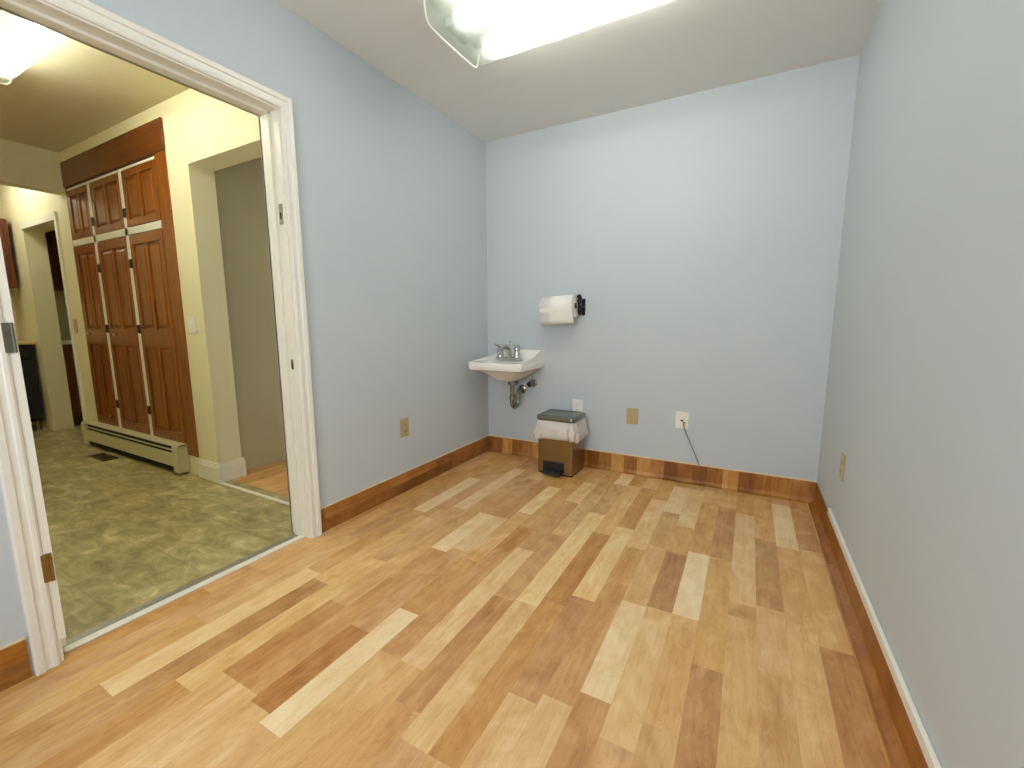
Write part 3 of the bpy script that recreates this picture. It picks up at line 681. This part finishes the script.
def panel_door(name, x0, x1, z0, z1, cols, rows, mat, parent, y=None, axis='y', knob=None):
    """rows: list of (z0, z1) panel spans; raised panels set in stiles and rails; front faces -y"""
    y = CY-.022 if y is None else y
    fr = y - .022; mb = MB(); stile = .045 if (x1-x0) > .3 else .035; mid = .035
    zs = [z0] + [v for r in rows for v in r] + [z1]
    mb.box((x0, fr, z0), (x0+stile, y, z1), .002); mb.box((x1-stile, fr, z0), (x1, y, z1), .002)
    for i in range(0, len(zs), 2): mb.box((x0+stile, fr, zs[i]), (x1-stile, y, zs[i+1]))
    iw = (x1-x0-2*stile-(cols-1)*mid)/cols
    for (a, b) in rows:
        mb.box((x0+stile, fr+.013, a), (x1-stile, y, b))
        for c in range(cols):
            u0 = x0+stile+c*(iw+mid); u1 = u0+iw
            if c: mb.box((u0-mid, fr, a), (u0, y, b))
            g, e = .012, .028
            A = [(u0+g, a+g), (u1-g, a+g), (u1-g, b-g), (u0+g, b-g)]; B = [(u0+e, a+e), (u1-e, a+e), (u1-e, b-e), (u0+e, b-e)]
            mb.loft([[Vector((p[0], fr+.013, p[1])) for p in A], [Vector((p[0], fr+.004, p[1])) for p in B]], False, True)
    return mb.build(name, mat, parent)
DX = ((-3.058, -2.660), (-2.620, -2.120), (-2.080, -1.604))
for i, (a, b) in enumerate(DX):
    d = panel_door('upper_door', a, b, 1.755, 2.13, 2, [(1.80, 2.085)], M['oak'], cl)
    d2 = panel_door('lower_door', a, b, .22, 1.695, 2, [(.29, .90), (1.03, 1.63)], M['oak'], cl)
    if i < 2:
        kb = MB(); kx = (a+b)/2 + (.02 if i else -.06)*1.0; kx = (-2.95, -2.47)[i]
        kb.lathe((kx, CY-.044, .985), (0, -1, 0), [(0, .007), (.01, .007), (.014, .014), (.024, .014), (.029, .004), (.03, .001)], 14); kb.build('knob', M['chrome'], d2, True)['label'] = 'small bright knob'
    for (dd, zs) in ((d2, (.42, 1.03, 1.50)), (d, (1.85,))):
        for z in zs:
            if i == 0: continue
            h = MB(); h.tube([(a-.006, CY-.047, z-.032), (a-.006, CY-.047, z+.032)], .008, 8); h.box((a-.036, CY-.0485, z-.028), (a-.004, CY-.0445, z+.028)); h.build('hinge', M['black'], dd)

# ------------------------------------------------------------------ baseboard heater and floor register
hx0, hx1 = -3.26, -1.60
he = thing('baseboard_heater', ((hx0+hx1)/2, HN, 0), 'long low cream baseboard heater under the closet', 'heater')
hb = MB(); hb.box((hx0, HN-.006, .02), (hx1, HN-.001, .215)); hb.prism([(HN-.006, .220), (HN-.050, .216), (HN-.060, .209), (HN-.060, .203), (HN-.048, .208), (HN-.006, .212)], 0, hx0, hx1); hb.build('back_panel', M['heater'], he)
fp = MB(); fp.box((hx0, HN-.068, .058), (hx1, HN-.063, .150)); fp.box((hx0, HN-.063, .142), (hx1, HN-.052, .150)); fp.build('front_panel', M['heater'], he)
dm = MB(); dm.box((hx0+.07, HN-.064, .172), (hx1-.07, HN-.056, .180)); dm.build('damper', M['heater'], he)
fn = MB(); fn.box((hx0+.07, HN-.048, .012), (hx1-.07, HN-.008, .20)); fn.build('fin_tube_shade', M['dark'], he)  # near-black block for the finned tube and the shade in the heater gaps
for (a, b) in ((hx0, hx0+.07), (hx1-.075, hx1)):
    ec = MB(); ec.prism([(HN-.001, .018), (HN-.071, .018), (HN-.071, .20), (HN-.058, .217), (HN-.001, .223)], 0, a, b); ec.build('end_cap', M['heater'], he)
vt = thing('floor_register', (-2.66, -1.635, 0), 'small dark brown floor register in the olive vinyl', 'floor vent')
vf = MB(); vx0, vx1, vy0, vy1 = -2.80, -2.52, -1.685, -1.585
vf.box((vx0, vy0, -.002), (vx1, vy0+.014, .004)); vf.box((vx0, vy1-.014, -.002), (vx1, vy1, .004)); vf.box((vx0, vy0, -.002), (vx0+.014, vy1, .004)); vf.box((vx1-.014, vy0, -.002), (vx1, vy1, .004))
for i in range(16):
    x = vx0+.024+i*.0155; vf.box((x, vy0+.01, -.001), (x+.006, vy1-.01, .003))
vf.build('grille', M['vent'], vt)
vd = MB(); vd.box((vx0+.01, vy0+.01, -.0014), (vx1-.01, vy1-.01, -.0004)); vd.build('duct', M['dark'], vt)

# ------------------------------------------------------------------ kitchen seen past the header
def side_door(mb, x, y0, y1, z0, z1):      # panelled front facing +x
    s = .05; f = x+.02
    mb.box((x, y0, z0), (f, y0+s, z1)); mb.box((x, y1-s, z0), (f, y1, z1)); mb.box((x, y0+s, z0), (f, y1-s, z0+s)); mb.box((x, y0+s, z1-s), (f, y1-s, z1)); mb.box((x, y0+s, z0+s), (x+.008, y1-s, z1-s))
    A = [(y0+s+.012, z0+s+.012), (y1-s-.012, z0+s+.012), (y1-s-.012, z1-s-.012), (y0+s+.012, z1-s-.012)]
    B = [(y0+s+.03, z0+s+.03), (y1-s-.03, z0+s+.03), (y1-s-.03, z1-s-.03), (y0+s+.03, z1-s-.03)]
    mb.loft([[Vector((x+.008, *p)) for p in A], [Vector((x+.017, *p)) for p in B]], False, True)
kz0, kz1 = 1.42, 2.07
kcab = thing('wall_cabinet', (KX+.16, -1.95, kz0), 'brown wall cabinet in the kitchen above the dark appliance', 'cabinet')
kb = MB(); kb.box((KX+.001, -2.35, kz0), (-4.49, -1.53, kz1)); kb.build('body', M['cherry'], kcab)
for (a, b) in ((-2.345, -1.945), (-1.935, -1.535)):
    d = MB(); side_door(d, -4.49, a, b, kz0+.01, kz1-.01); o = d.build('door', M['cherry'], kcab)
    k = MB(); k.lathe((-4.47, a+.04 if b > -1.6 else b-.04, kz0+.07), (1, 0, 0), [(0, .006), (.01, .006), (.015, .013), (.022, .011), (.025, .001)], 12); k.build('knob', M['black'], o, True)
dw = thing('dishwasher', (-4.5, -1.83, 0), 'black dishwasher under the kitchen counter seen past the doorway', 'dishwasher')
db = MB(); db.box((KX+.02, -2.13, .10), (-4.37, -1.525, .865)); db.build('body', M['blackplastic'], dw)
dd = MB(); dd.box((-4.37, -2.125, .13), (-4.345, -1.53, .72), .006); dd.build('door', M['blackplastic'], dw)
dc = MB(); dc.box((-4.37, -2.125, .73), (-4.342, -1.53, .86), .006); dc.build('control_panel', M['black'], dw)
for fy_ in (-2.1, -1.56):
    f = MB(); f.lathe((-4.42, fy_, 0), (0, 0, 1), [(0, .02), (.01, .02), (.012, .01), (.105, .01)], 10); f.build('foot', M['steel'], dw)
tag(MB().box((KX+.001, -2.7, .868), (-4.33, -1.503, .905), .006).build('countertop', M['counter']), 'tan kitchen countertop over the black dishwasher', 'countertop')
# pantry cabinets through the kitchen doorway
pcab = thing('wall_cabinet', (KX+.16, -1.0, 1.40), 'narrow dark wall cabinet glimpsed through the kitchen doorway', 'cabinet')
pb = MB(); pb.box((KX+.001, HN+TH+.006, 1.42), (-4.50, -.45, 2.03)); pb.build('body', M['cherry'], pcab)
pbase = thing('base_cabinet', (KX+.26, -1.0, 0), 'dark red base cabinet glimpsed through the kitchen doorway', 'cabinet')
pb2 = MB(); pb2.box((KX+.001, HN+TH+.006, .09), (-4.30, -.45, .86)); pb2.box((KX+.001, HN+TH+.006, 0), (-4.36, -.45, .09)); pb2.build('body', M['cherry'], pbase)
for (a, b) in ((-1.335, -.90), (-.895, -.46)):
    d = MB(); side_door(d, -4.50, a, b, 1.43, 2.02); d.build('door', M['cherry'], pcab)
    d = MB(); side_door(d, -4.30, a, b, .11, .84); d.build('door', M['cherry'], pbase)
tag(MB().box((KX+.001, HN+TH+.004, .861), (-4.262, -.43, .90), .005).build('countertop', M['white']), 'white countertop on the base cabinet beyond the kitchen doorway', 'countertop')
